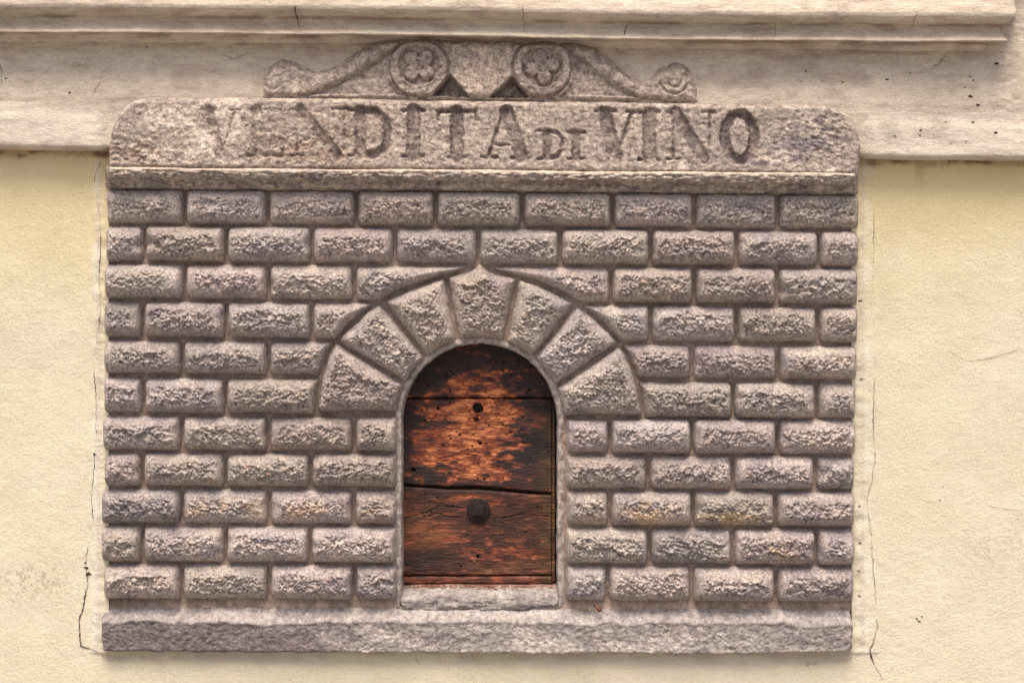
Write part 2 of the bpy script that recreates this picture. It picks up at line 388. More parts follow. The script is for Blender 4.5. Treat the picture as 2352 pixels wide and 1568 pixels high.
# ------------------------------------------------------------ mouldings by profile
def sweep(name, prof, xs, skew, mat, parent=None, step=3.0, amp=.8, tintf=None, endx=None, plane=None, seed=0, wav=2.0, taper=None):
    prof = np.array(prof, float)
    L = np.concatenate([[0], np.cumsum(np.hypot(*np.diff(prof, axis=0).T))])
    v = np.arange(0, L[-1]+step*.5, step)
    py = np.interp(v, L, prof[:, 0]); dp = np.interp(v, L, prof[:, 1])
    X, _ = np.meshgrid(xs, v); Y = np.repeat(py[:, None], len(xs), 1); Dd = np.repeat(dp[:, None], len(xs), 1)
    V = np.repeat(v[:, None], len(xs), 1)
    Y = Y+skew(X)+fbm(X, V*.3, 160, 160, 4, seed+1)*wav
    Dd = Dd+fbm(X, V, 120, 40, 4, seed+2)*amp*1.6+fbm(X, V, 26, 7, 3, seed+3)*amp*.5
    if taper: Dd = Dd-15*sst(taper[0], taper[1], X)*(Dd > 35)
    t = tintf(X, Y, V) if tintf else None
    if endx is not None:                       # mitred return at the right-hand end
        X2 = X.copy(); sh = endx(Dd[:, -1]); X2 = np.minimum(X2, sh[:, None])
        col = lambda a: a[:, -1:]
        P = np.stack(W(X2, Y, Dd), -1)
        back = np.stack(W(col(X2), col(Y), np.full((len(v), 1), 10.)), -1)
        mid = P[:, -1:]*.5+back*.5
        P = np.concatenate([P, mid, back], 1)
        if t is not None: t = np.concatenate([t, t[:, -1:], t[:, -1:]], 1)
    else: P = np.stack(W(X, Y, Dd), -1)
    return sheet(name, P, mat, parent, t), (X, Y, Dd)
def skew_c(x): return np.interp(x, [-900, 0, 803, 1550, 2300, 3300], [-4, 0, 5, 17, 22, 26])
def beige(X, Y, V):
    t = np.ones(X.shape+(3,))
    t *= (1+.10*fbm(X, Y, 220, 60, 3, 81))[..., None]
    d = sst(.1, .75, fbm(X, Y, 60, 22, 5, 82))
    return t*(1-d[..., None]*np.array([.16, .19, .20]))
def grime(X, Y, t, line, wdt, a):
    g = np.exp(-((Y-line)/wdt)**2)*sst(-.5, .5, fbm(X, Y, 70, 12, 4, 83))
    return t*(1-a*g[..., None]*np.array([.8, .9, .9]))
# cornice
xs = np.concatenate([np.arange(-900, 0, 30.), np.arange(0, 2352, 4.)])
cprof = [(-170, 22), (-168, 120), (-100, 78), (-60, 90), (-30, 100), (-8, 106), (8, 109), (17, 107), (24, 100), (30, 91), (35, 82), (37.5, 75), (41, 71),
         (46, 71), (54, 74), (62, 79), (69, 86), (72, 89), (74, 88), (75, 82), (76, 66), (78, 50), (81, 41), (86, 38), (93, 34), (97, 28)]
def ct(X, Y, V):
    t = beige(X, Y, V); s = skew_c(X)
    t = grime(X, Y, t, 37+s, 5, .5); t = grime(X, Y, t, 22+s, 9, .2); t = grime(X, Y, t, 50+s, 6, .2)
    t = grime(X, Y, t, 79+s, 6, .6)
    return t
cornice, cf = sweep('cornice', cprof, xs, skew_c, M_corn, tintf=ct, endx=lambda d: 2226+d*1.0, seed=200, amp=.9, wav=1.5)
tag(cornice, 'weathered beige moulded cornice with a rounded top roll running across the top edge', 'cornice', kind='thing')
# frieze: flat band behind pediment and slab, running on to the rough wall at the right
def frieze_h(X, Y):
    s = skew_c(X)
    h = 30 + 11*sst(95, 240, Y) + fbm(X, Y, 200, 90, 4, 91)*1.8+fbm(X, Y, 40, 9, 3, 92)*.45
    h = h + 5*sst(2210, 2330, X)*0 + fbm(X, Y, 12, 10, 3, 93)*1.1*sst(2180, 2330, X)
    return h
gx = np.concatenate([np.arange(-900, 0, 30.), np.arange(0, 2364, 3.), np.arange(2380, 3300, 30.)])
gy = np.concatenate([np.arange(-800, -10, 30.), np.arange(-8, 340, 3.)])
X, Y = np.meshgrid(gx, gy)
h = frieze_h(X, Y); t = beige(X, Y, Y); s = skew_c(X)
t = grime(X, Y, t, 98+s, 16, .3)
t = grime(X, Y, t, 228+s*.9, 5, .25)
g = sst(-.6, .3, fbm(X, Y, 60, 40, 4, 94))*(gb(X, Y, 790, 150, 30, 20)*0+gb(X, Y, 850, 105, 50, 24)+gb(X, Y, 1395, 128, 40, 24)+gb(X, Y, 700, 125, 60, 10)*.3)
t *= 1-np.clip(g, 0, 1)[..., None]*np.array([.38, .42, .42])
t *= 1+.06*sst(2150, 2330, X)[..., None]
fk = ~((X > 960) & (X < 1250) & (Y > 130) & (Y < 400)); fk = fk[:-1, :-1] & fk[1:, 1:]
frieze = sheet('frieze_band', to3(X, Y, h, 36), M_corn, None, t, fk)
tag(frieze, 'flat beige stucco frieze band between the cornice and the inscribed slab, with hairline cracks', 'frieze', kind='thing')
# string courses
def skew_l(x): return np.interp(x, [-900, 0, 250], [-6, 0, 4])
def skew_r(x): return np.interp(x, [1960, 2352, 3300], [22, 26, 30])
sprof = [(226, 30), (229, 38), (233, 41), (244, 43), (256, 46), (259, 47), (262, 49), (270, 51), (300, 53), (325, 55), (333, 54), (337, 48), (339, 41),
         (341, 26), (343, 12), (345, 0)]
def st_(X, Y, V):
    t = beige(X, Y, V); t *= np.array([.97, 1.0, 1.03])
    t *= 1+.05*sst(262, 280, Y)[..., None]
    t = t*(1-.25*(gb(X, Y, 228, 268, 8, 8)+gb(X, Y, 232, 302, 10, 5)+gb(X, Y, 2045, 325-15, 14, 12))[..., None])
    return t
sl1, sf1 = sweep('string_course', sprof, np.concatenate([np.arange(-900, 0, 30.), np.arange(0, 286, 3.)]), skew_l, M_corn, taper=(222, 258), tintf=st_, seed=210, amp=1.0, wav=1.6)
tag(sl1, 'pale stucco string course ending at the left end of the inscribed slab', 'moulding', 'stucco string courses flanking the slab')
sl2, sf2 = sweep('string_course', sprof, np.concatenate([np.arange(1938, 2358, 3.), np.arange(2370, 3300, 30.)]), skew_r, M_corn, taper=(2000, 1962), tintf=st_, seed=220, amp=1.0, wav=1.6)
tag(sl2, 'pale stucco string course running right from the slab, above the right-hand plaster', 'moulding', 'stucco string courses flanking the slab')

# ------------------------------------------------------------ moulding under the slab
def skew_s(x): return lerp(0, 15, x)
mprof = [(380, 40), (383, 54), (385, 60), (387, 62), (392, 63), (400, 61), (406, 56), (410, 48), (413, 41), (417, 38), (425, 36), (429, 31), (433, 18), (436, 4)]
mp_ = np.array(mprof, float)
Lm = np.concatenate([[0], np.cumsum(np.hypot(*np.diff(mp_, axis=0).T))]); v = np.arange(0, Lm[-1], 1.8)
xs = np.arange(243, 1973, 2.)
X, V = np.meshgrid(xs, v); Y = np.interp(V, Lm, mp_[:, 0]); Dd = np.interp(V, Lm, mp_[:, 1])
rz = sst(388, 393, Y)
Dd = Dd+rz*(facets(X, V, 14, 6, 301)*4.0+fbm(X, V, 24, 9, 4, 302)*3.4-1.5)+fbm(X, V, 90, 30, 3, 303)*1.2
Y = Y+skew_s(X)+fbm(X, V*.1, 120, 90, 3, 304)*1.2
endf = sst(0, 10, np.minimum(X-243, 1971-X)); Dd = Dd*(.6+.4*endf)-(1-endf)*8
t = stain(X, Y)*.95
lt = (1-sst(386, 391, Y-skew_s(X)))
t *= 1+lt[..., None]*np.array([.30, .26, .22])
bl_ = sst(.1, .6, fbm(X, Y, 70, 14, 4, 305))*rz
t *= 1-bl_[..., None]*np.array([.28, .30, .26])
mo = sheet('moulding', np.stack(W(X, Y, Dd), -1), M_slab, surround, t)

# ------------------------------------------------------------ inscribed slab
SLAB = [(245, 392), (247, 345), (253, 305), (262, 272), (280, 245), (305, 229), (340, 222), (700, 221), (1100, 229), (1600, 234), (1890, 238), (1928, 247),
        (1957, 268), (1972, 300), (1979, 335), (1976, 380), (1973, 408)]
LET = []
def L_(ch, wear, *st): LET.append((ch, wear, st))
L_('V', .75, ([(480, 254), (507, 358)], 15), ([(541, 258), (509, 358)], 7), ([(466, 252), (497, 252)], 6), ([(531, 254), (553, 254)], 5))
L_('E', .8, ([(591, 255), (591, 356)], 16), ([(570, 358), (648, 358)], 9), ([(648, 358), (653, 338)], 6), ([(572, 253), (646, 253)], 3.6), ([(591, 304), (628, 304)], 3.2), ([(646, 253), (650, 268)], 3.4))
L_('N', .75, ([(683, 256), (683, 357)], 6), ([(692, 254), (776, 358)], 16), ([(791, 256), (791, 348)], 6), ([(671, 252), (703, 252)], 6), ([(764, 251), (803, 251)], 7), ([(672, 358), (697, 358)], 5))
L_('D', 1., ([(828, 256), (828, 358)], 17), ([(828, 255), (862, 257), (884, 276), (892, 307), (885, 339), (862, 356), (828, 358)], 13), ([(802, 254), (838, 254)], 9), ([(802, 359), (838, 359)], 7))
L_('I', 1., ([(950, 256), (950, 359)], 20), ([(926, 255), (974, 255)], 9), ([(926, 360), (974, 360)], 8))
L_('T', 1., ([(1050, 258), (1050, 361)], 19), ([(1008, 257), (1092, 257)], 10), ([(1008, 257), (1006, 276)], 6), ([(1092, 257), (1094, 276)], 6), ([(1030, 362), (1072, 362)], 7))
L_('A', 1., ([(1156, 258), (1123, 360)], 9), ([(1163, 257), (1199, 362)], 20), ([(1134, 334), (1182, 334)], 7), ([(1106, 362), (1142, 362)], 7), ([(1174, 363), (1220, 363)], 8))
L_('D', 1., ([(1256, 304), (1256, 363)], 12), ([(1256, 303), (1279, 305), (1291, 321), (1291, 345), (1280, 361), (1256, 364)], 10), ([(1236, 302), (1264, 302)], 8), ([(1236, 365), (1262, 365)], 6))
L_('I', 1., ([(1323, 307), (1323, 365)], 13), ([(1304, 305), (1342, 305)], 8), ([(1304, 366), (1342, 366)], 7))
L_('V', 1., ([(1388, 260), (1413, 364)], 20), ([(1450, 260), (1416, 362)], 9), ([(1367, 257), (1412, 257)], 9), ([(1438, 258), (1466, 258)], 7))
L_('I', 1., ([(1491, 260), (1491, 365)], 19), ([(1468, 258), (1513, 258)], 9), ([(1467, 367), (1514, 367)], 7))
L_('N', .85, ([(1546, 262), (1546, 364)], 7), ([(1550, 260), (1614, 362)], 19), ([(1629, 260), (1629, 352)], 7), ([(1531, 259), (1562, 259)], 8), ([(1613, 259), (1642, 259)], 8), ([(1532, 366), (1560, 366)], 6))
ell = [(1698+34*math.cos(a), 316+53*math.sin(a)) for a in np.linspace(0, 2*math.pi, 33)]
L_('O', 1.1, (ell, 15))
X, Y = grid(238, 1986, 214, 412, 2.0)
d = sdf(X, Y, SLAB)+fbm(X, Y, 40, 30, 3, 311)*2.0*sst(30, 0, np.abs(np.minimum(X-245, 1977-X)))
h = 58-14*(1-sst(0, 14, d))-58*(1-sst(-5, 1, d))
h = blur(h, 2)
worn = gb(X, Y, 300, 350, 80, 40)+gb(X, Y, 700, 330, 120, 45)*.6+gb(X, Y, 1880, 320, 90, 60)*.7+gb(X, Y, 1010, 310, 40, 30)*.3
h += fbm(X, Y, 110, 60, 4, 312)*2.4+fbm(X, Y, 16, 10, 4, 313)*(1.1+1.0*worn)+facets(X, Y, 12, 8, 314)*(1.0+2.2*worn)-worn*2.5
dep = np.zeros(X.shape); lid = np.full(X.shape, -1)
for i, (ch, wear, sts) in enumerate(LET):
    de = np.zeros(X.shape)
    for pts, wd in sts:
        wob = fbm(X, Y, 9, 8, 3, 320+i)*1.9
        dd = polyd(X, Y, pts)+wob
        wd = wd*(1.7 if wd > 11 else 1.25)
        de = np.maximum(de, np.clip((wd/2+1.0-dd)*1.6, 0, 12))
    de *= wear*(.85+.3*fbm(X, Y, 60, 60, 2, 340+i))
    lid = np.where((de > dep) & (de > .7), i, lid); dep = np.maximum(dep, de)
h = h-dep
P = to3(X, Y, h, 50); Nn = nrm(P)
t = np.ones(X.shape+(3,))
n1 = fbm(X, Y, 60, 45, 5, 350); n2 = fbm(X, Y, 24, 14, 4, 351)
pale = sst(-.1, .5, n1+.9*gb(X, Y, 400, 290, 140, 60)+.5*gb(X, Y, 1300, 285, 160, 30)+.35*gb(X, Y, 1560, 380, 300, 20)-.9*gb(X, Y, 700, 340, 130, 60)-.6*gb(X, Y, 300, 350, 50, 30)-.5)
t *= 1+pale[..., None]*np.array([.52, .52, .52])
brn = np.clip(gb(X, Y, 305, 350, 60, 26)*1.2+gb(X, Y, 720, 340, 120, 50)*1.1+gb(X, Y, 800, 270, 120, 25)*.5, 0, 1)*sst(-.7, .2, n2)
t *= 1-brn[..., None]*np.array([.20, .29, .34])
blu = np.clip(gb(X, Y, 1860, 315, 75, 40)*1.2+gb(X, Y, 1700, 340, 90, 40)*.7+gb(X, Y, 1790, 370, 80, 12)+gb(X, Y, 1390, 330, 30, 40)*.4+gb(X, Y, 1590, 320, 50, 50)*.45, 0, 1)*sst(-.5, .4, n2)
t *= 1-blu[..., None]*np.array([.46, .46, .34])
ink = sst(.6, 4, dep)*sst(-1.1, .2, fbm(X, Y, 26, 20, 3, 352))     # dark paint left in the cuts
inkc = np.clip(.48+.12*gb(X, Y, 1698, 316, 50, 70)-.24*gb(X, Y, 600, 300, 130, 120), 0, 1)*(.7+.5*sst(-.4, .5, fbm(X, Y, 14, 12, 3, 353)))
t *= 1-(ink*inkc)[..., None]*np.array([.92, .97, .92])
t *= 1+((1-sst(224, 238, Y-lerp(0, 15, X)))*.0)[..., None]
kp = cells(d > -4)
cl = np.maximum(np.maximum(lid[:-1, :-1], lid[1:, 1:]), np.maximum(lid[1:, :-1], lid[:-1, 1:]))
slab = sheet('inscription_slab', P, M_slab, None, t, kp & (cl < 0), normals=Nn)
tag(slab, 'weathered stone slab with rounded corners and the carved words VENDITA DI VINO', 'inscription')
for i, (ch, wear, sts) in enumerate(LET):
    o = sheet('carved_letter', P, M_slab, slab, t, kp & (cl == i), normals=Nn)
    o['label'] = ('small ' if i in (7, 8) else '') + 'carved letter ' + ch

# ------------------------------------------------------------ scrolled pediment
PED = [(596, 232), (600, 205), (607, 175), (618, 154), (634, 142), (655, 137), (676, 142), (700, 154), (727, 162), (750, 160), (775, 149), (800, 133),
       (828, 115), (852, 99), (880, 90), (930, 86), (1050, 88), (1180, 93), (1300, 96), (1345, 101), (1372, 113), (1396, 135), (1422, 156), (1448, 176),
       (1472, 186), (1495, 175), (1515, 160), (1535, 149), (1553, 143), (1573, 150), (1590, 165), (1599, 190), (1604, 215), (1608, 240)]
X, Y = grid(588, 1618, 78, 240, 2.0)
d = sdf(X, Y, PED)+fbm(X, Y, 24, 20, 3, 401)*1.5
h = 34+19*sst(-4, 19, d)-20*(1-sst(-5, -1, d))
h = blur(h, 1)
gl = [(908, 116), (880, 135), (850, 153), (823, 168), (786, 190), (748, 208), (715, 218), (694, 222)]
gr = [(1308, 118), (1325, 131), (1340, 145), (1370, 170), (1402, 195), (1435, 212), (1469, 228), (1515, 233)]
for g_, tri in ((gl, [(908, 116), (823, 168), (748, 208), (700, 220), (925, 222), (896, 190), (892, 150)]),
                (gr, [(1308, 118), (1340, 145), (1402, 195), (1469, 226), (1290, 223), (1312, 190), (1316, 150)])):
    h -= 7*sst(5, 0, polyd(X, Y, g_))
    h -= 9*sst(-1, 5, sdf(X, Y, tri))
    h += 3.5*sst(14, 2, np.abs(polyd(X, Y, g_)-14))*sst(2, -3, sdf(X, Y, tri))*sst(0, 8, d)
rid = np.full(X.shape, -1)
for k, (cx, cy, ci) in enumerate(((963, 159, 153), (1245, 158, 157))):
    r = np.hypot(X-cx, Y-cy); ri = np.hypot(X-cx, Y-ci); th = np.arctan2(Y-ci, X-cx)
    h += np.where(r < 68, 4, 0)*sst(68, 62, r)
    h -= 8*sst(5, 0, np.abs(r-68))*(Y > 95)
    ins = sst(49, 45, ri)
    pt = np.abs(np.cos(2*(th+(.8 if k == 0 else .2))))       # four rounded petals
    pr = 20+24*pt**.6
    pet = sst(0, 7, pr-ri)
    h -= ins*10
    h += ins*pet*8*(.7+.3*sst(44, 20, ri)); h -= ins*3.2*sst(2.6, 0, np.abs(pr-ri))
    h += 2.2*sst(3, 0, np.abs(ri-48))
    h -= 3.2*sst(2.5, 0, np.abs(np.hypot(X-cx, Y-ci)-11))*(ri < 20)
    h -= 3.0*sst(4, 0, ri)*(k == 0)
    rid = np.where(r < 66, k, rid)
holes = np.zeros(X.shape)
for tri in ([(1033, 172), (994, 221), (1079, 224)], [(1177, 178), (1124, 225), (1216, 225)]):
    holes = np.maximum(holes, sst(-1.5, 3, sdf(X, Y, tri)))
h -= holes*26
rid = np.where(holes > .3, -1, rid)
# right volute: spiral cuts
for a0, a1, r0, r1 in ((2.9, -.6, 37, 24), (2.7, .1, 19, 12)):
    pts = [(1551+(r0+(r1-r0)*q)*math.cos(a0+(a1-a0)*q), 186+(r0+(r1-r0)*q)*math.sin(a0+(a1-a0)*q)) for q in np.linspace(0, 1, 16)]
    h -= 6*sst(5, 0, polyd(X, Y, pts))
pts = [(612+i*2.6, 200+8*math.sin(i*.25)) for i in range(20)]
h -= 2.5*sst(6, 0, polyd(X, Y, pts))
h += fbm(X, Y, 50, 40, 3, 402)*1.8+fbm(X, Y, 12, 9, 4, 403)*1.7+facets(X, Y, 10, 7, 404)*.8+facets(X, Y, 30, 20, 407)*1.4
P = to3(X, Y, h, 38); Nn = nrm(P)
t = np.ones(X.shape+(3,))*(.97+.08*fbm(X, Y, 50, 30, 4, 405))[..., None]
n2 = fbm(X, Y, 18, 14, 4, 406)
hp = np.clip(gb(X, Y, 1105, 150, 45, 45)*1.3+gb(X, Y, 1350, 195, 50, 22)+gb(X, Y, 690, 215, 60, 14)+gb(X, Y, 1550, 225, 60, 10), 0, 1)*sst(-.4, .5, n2)
heart = sst(-4, 6, sdf(X, Y, [(1040, 105), (1170, 108), (1176, 150), (1162, 182), (1122, 224), (1082, 224), (1045, 180), (1032, 150)]))
t *= 1+np.maximum(hp, .75*heart*sst(-.6, .3, n2))[..., None]*np.array([.58, .54, .46])
bd = sst(.0, .6, n2+.6*gb(X, Y, 963, 180, 60, 50)+.5*gb(X, Y, 1245, 190, 60, 40)+.6*gb(X, Y, 1400, 180, 60, 30))
t *= 1-bd[..., None]*np.array([.20, .23, .22])
skin = np.maximum(np.maximum(sst(24, 2, d), sst(118, 98, Y)), .8*np.maximum(sst(740, 680, X), sst(1490, 1540, X)))*sst(-.7, .2, n2+.3)
t = t*(1-.6*skin[..., None])+.6*skin[..., None]*np.array([1.14, 1.14, 1.12])
t *= 1-holes[..., None]*.35
lid_ = rid; cl = np.maximum(np.maximum(lid_[:-1, :-1], lid_[1:, 1:]), np.maximum(lid_[1:, :-1], lid_[:-1, 1:]))
vol = np.full(cl.shape, -1); Xc, Yc = X[:-1, :-1], Y[:-1, :-1]
vol = np.where(Xc < 700, 0, vol); vol = np.where(Xc > 1500, 1, vol)
kp = cells(d > -5)
ped = sheet('scroll_pediment', P, M_slab, None, t, kp & (cl < 0) & (vol < 0), normals=Nn)
tag(ped, 'low carved stone pediment with two flower rosettes and scrolled ends on top of the slab', 'pediment')
for k, lb in ((0, 'worn rosette with a chipped centre'), (1, 'four-petalled rosette with a round centre')):
    sheet('rosette', P, M_slab, ped, t, kp & (cl == k), normals=Nn)['label'] = lb
for k, lb in ((0, 'eroded scroll end without visible spiral'), (1, 'scroll end with a faint spiral')):
    sheet('scroll_end', P, M_slab, ped, t, kp & (vol == k), normals=Nn)['label'] = lb

# ------------------------------------------------------------ plaster wall
def wall_h(X, Y):
    h = 7+fbm(X, Y, 260, 220, 4, 501)*2.2+fbm(X, Y, 14, 11, 4, 502)*.35+fbm(X*.8+Y*.6, Y*.8-X*.6, 120, 9, 3, 507)*.2*sst(0, .5, fbm(X, Y, 200, 160, 2, 508))
    patch = sst(0, 14, X-(206+10*fbm(X, Y, 90, 60, 3, 503)))*(X < 400)+sst(16, 0, X-(2003+7*fbm(X, Y, 90, 60, 3, 504)))*(X > 1900)
    h = h+patch*(Y > 360)*(Y < 1498)*2.0*(1+.3*fbm(X, Y, 40, 26, 3, 505))
    near = np.maximum(sst(26, 0, np.abs(X-236)), sst(26, 0, np.abs(X-1970)))*(Y < 1500)
    h = h+near*(1.0+2.6*fbm(X, Y, 34, 26, 4, 506))*.8
    return h
gx = np.concatenate([np.arange(-1400, -10, 40.), np.arange(-8, 2362, 3.), np.arange(2400, 3800, 40.)])
gy = np.concatenate([np.arange(332, 1576, 3.), np.arange(1600, 2500, 40.)])
X, Y = np.meshgrid(gx, gy)
h = wall_h(X, Y)
inside = (X > 250) & (X < 1955) & (Y < 1488)
keep = ~(inside[:-1, :-1] & inside[1:, 1:] & inside[1:, :-1] & inside[:-1, 1:])
t = np.ones(X.shape+(3,))
n1 = fbm(X, Y, 300, 200, 4, 511); n2 = fbm(X, Y, 40, 30, 4, 512)
sat = sst(820, 330, Y+n1*90)       # stronger pigment just below the string course
t *= 1+sat[..., None]*np.array([.02, -.08, -.28])
fade = sst(-.2, .8, n1+.5*sst(600, 1300, Y))
t *= 1+fade[..., None]*np.array([.03, .02, .05])
t[X > 1200] *= np.array([1., 1.0, 1.01])
strip = gb(X, Y, 224, Y, 11, 1)*(Y > 370)*(Y < 1500)+.7*gb(X, Y, 1988, Y, 16, 1)*(Y < 1500)
lime = np.clip(sst(.1, .7, n2+1.0*strip+.9*gb(X, Y, 205, 1300, 40, 170)+.5*gb(X, Y, 150, 1450, 120, 60)+.8*gb(X, Y, 2100, 1380, 200, 120)-.5), 0, 1)
lime *= .35+.65*np.clip(strip, 0, 1)
t = t*(1-.5*lime[..., None])+.5*lime[..., None]*np.array([1.10, 1.17, 1.42])
edge_ = np.maximum(sst(9, 0, np.abs(X-229)+n2*4), sst(9, 0, np.abs(X-1979)+n2*4))*((Y > 370) & (Y < 1500))
t = t*(1-.45*edge_[..., None])+.45*edge_[..., None]*np.array([.85, .78, .95])
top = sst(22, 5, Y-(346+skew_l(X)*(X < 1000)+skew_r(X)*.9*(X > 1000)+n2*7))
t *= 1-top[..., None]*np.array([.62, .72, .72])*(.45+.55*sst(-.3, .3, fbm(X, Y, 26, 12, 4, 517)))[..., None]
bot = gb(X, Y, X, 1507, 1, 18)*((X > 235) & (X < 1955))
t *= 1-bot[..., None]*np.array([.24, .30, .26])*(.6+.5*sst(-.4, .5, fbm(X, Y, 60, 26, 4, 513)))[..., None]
low = sst(1490, 1560, Y)*sst(2100, 1500, X)*sst(200, 700, X)
t *= 1-low[..., None]*np.array([.10, .11, .10])*(.7+.4*n1)[..., None]
drip = (gb(X, Y, 2106, 388, 8, 28)+.6*gb(X, Y, 2117, 405, 4, 28))
t *= 1-drip[..., None]*np.array([.16, .24, .34])
dm = gb(X, Y, 75, 1330, 80, 40)*sst(.1, .6, fbm(X, Y, 5, 9, 3, 514))+gb(X, Y, 2300, 1250, 100, 60)*sst(.2, .6, fbm(X, Y, 9, 4, 3, 515))*.5
dm += 1.3*gb(X, Y, 1860, 1524, 20, 6)*sst(0, .3, fbm(X, Y, 5, 5, 2, 516))
t *= 1-np.clip(dm, 0, 1)[..., None]*np.array([.35, .42, .45])
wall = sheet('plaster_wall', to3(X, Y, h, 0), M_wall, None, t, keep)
tag(wall, 'cream yellow painted plaster wall around the grey stone surround', 'wall', kind='thing')
bm = bmesh.new(); bmesh.ops.create_cube(bm, size=1)
for v_ in bm.verts: v_.co = (v_.co.x*5.2, v_.co.y*.4, v_.co.z*3.3)
solid('wall_core', bm, M_mortar, wall, (0, .12+.2, -.05))

# ------------------------------------------------------------ cracks and chips
def crack(name, pts, hf, wd, mat, parent, seed, proud=.5):
    rnd = random.Random(seed); q = []
    for (a, b) in zip(pts[:-1], pts[1:]):
        n = max(1, int(math.hypot(b[0]-a[0], b[1]-a[1])/5))
        for i in range(n):
            f = i/n; q.append((a[0]+(b[0]-a[0])*f+rnd.uniform(-1.5, 1.5)*(i > 0), a[1]+(b[1]-a[1])*f+rnd.uniform(-1.2, 1.2)*(i > 0)))
    q.append(pts[-1]); q = np.array(q); n = len(q)
    tg = np.gradient(q, axis=0); tg /= np.linalg.norm(tg, axis=1, keepdims=True)+1e-9
    wv = np.array([wd*.5*(.45+rnd.random()*1.0)*min(1, (i+.4)/3, (n-i-.6)/3) for i in range(n)])
    sd = np.stack([-tg[:, 1], tg[:, 0]], 1)
    ar = np.arange(n)*1.; wv *= np.clip(.5+1.1*fbm(ar, ar*0, 9, 9, 3, seed), .12, 1.5)
    A = q+sd*wv[:, None]; B = q-sd*wv[:, None]
    X = np.stack([A[:, 0], q[:, 0], B[:, 0]], 1); Y = np.stack([A[:, 1], q[:, 1], B[:, 1]], 1)
    hh = hf(X, Y)+proud; hh[:, 1] += .1
    return sheet(name, np.stack(W(X, Y, hh), -1), mat, parent, smooth=False)
def surf_from(field):
    Xf, Yf, Df = field
    def f(X, Y):
        out = np.zeros(X.shape)
        for i in np.ndindex(X.shape):
            j = np.argmin(np.abs(Xf[0]-X[i])); col = Yf[:, j]; dc = Df[:, j]
            k = np.where(dc > 30)[0]; k = k if len(k) else np.arange(len(dc))
            out[i] = np.interp(Y[i], col[k], dc[k])
        return out
    return f
chf = surf_from(cf)
for i, (pts, wd, m) in enumerate([
    ([(150, -10), (149, 18), (149, 35), (157, 45), (157, 69)], 2.0, M_faint), ([(448, -10), (446, 30), (447, 52), (440, 72)], 1.5, M_faint),
    ([(675, -10), (677, 15), (680, 35), (686, 60), (690, 76)], 1.9, M_crack), ([(1198, -10), (1202, 46), (1205, 78)], 1.4, M_faint),
    ([(1459, -10), (1457, 25), (1454, 46), (1437, 66), (1433, 83)], 2.3, M_crack), ([(1782, -10), (1782, 44), (1778, 90)], 1.8, M_faint),
    ([(1927, -10), (1922, 48), (1912, 90)], 1.8, M_faint), ([(2108, 24), (2096, 58), (2077, 88)], 1.8, M_faint)]):
    crack('crack', pts, chf, wd, m, cornice, 600+i, .9)
flat = lambda X, Y: wall_h(X, Y)*1.0
for i, (pts, wd, m) in enumerate([
    ([(0, 148), (5, 165), (2, 195)], 3, M_crack), ([(1765, 118), (1775, 143), (1776, 155)], 1.6, M_faint),
    ([(2062, 122), (2060, 155), (2096, 169), (2126, 167), (2157, 147), (2181, 114)], 1.8, M_faint), ([(2181, 112), (2225, 108), (2265, 122)], 1.7, M_faint),
    ([(222, 150), (238, 166), (260, 147)], 1.4, M_faint), ([(238, 166), (225, 195), (212, 219)], 1.4, M_faint), ([(98, 150), (92, 185), (84, 215)], 1.3, M_faint),
    ([(508, 125), (540, 137), (570, 120)], 1.3, M_faint), ([(1935, 130), (1940, 140), (1980, 142), (2010, 130)], 1.3, M_faint),
    ([(345, 138), (357, 152)], 1.3, M_faint), ([(408, 150), (415, 172), (425, 188)], 1.2, M_faint)]):
    crack('crack', pts, frieze_h, wd, m, frieze, 620+i, .9)
for i, (pts, wd, m) in enumerate([
    ([(234, 366), (219, 400), (217, 427), (222, 446), (229, 497), (231, 559), (228, 640), (231, 713), (223, 768), (216, 816), (216, 860), (221, 904), (220, 951),
      (221, 995), (217, 1040), (215, 1089), (210, 1127), (214, 1203)], 1.3, M_crack),
    ([(203, 1250), (196, 1289), (202, 1338), (191, 1391), (181, 1429), (185, 1482), (211, 1490), (234, 1500)], 1.7, M_crack),
    ([(2008, 480), (2006, 636), (2002, 714), (2012, 772), (2006, 947), (2006, 976), (2010, 1046), (2004, 1101), (1991, 1143), (1993, 1171), (2002, 1229), (2005, 1307),
      (2011, 1358), (2016, 1440), (2006, 1471), (1998, 1494), (2008, 1525), (2032, 1566)], 1.3, M_faint),
    ([(2004, 1400), (2016, 1440), (2006, 1471), (1998, 1494), (2008, 1525)], 1.8, M_crack),
    ([(2176, 805), (2226, 830), (2273, 823), (2352, 799)], 1.3, M_faint), ([(2117, 1147), (2168, 1161), (2234, 1151), (2300, 1167), (2352, 1174)], 1.3, M_faint),
    ([(953, 1503), (960, 1519), (968, 1528)], 1.5, M_faint), ([(1624, 1503), (1622, 1512), (1617, 1518)], 1.4, M_faint),
    ([(1960, 1494), (1998, 1494)], 1.5, M_faint), ([(179, 350), (185, 375), (195, 390)], 1.2, M_faint)]):
    crack('crack', pts, flat, wd, m, wall, 640+i, 1.4)
def chip(px, py, r, hf, parent, seed, mat=M_crack):
    rnd = random.Random(seed); bm = bmesh.new(); n = 8
    X = np.array([[px]]); Y = np.array([[py]]); base = float(hf(X, Y)[0, 0])
    c = bm.verts.new((0, -.0012, 0)); ring = []
    for i in range(n):
        a = 2*math.pi*i/n; q = r*rnd.uniform(.45, 1.25)*MM
        ring.append(bm.verts.new((q*math.cos(a)*1.3, .0008, q*math.sin(a)*.8)))
    for i in range(n): bm.faces.new((c, ring[i], ring[(i+1) % n]))
    x, y, z = W(px, py, base)
    solid('chip', bm, mat, parent, (x, y-.0012, z))
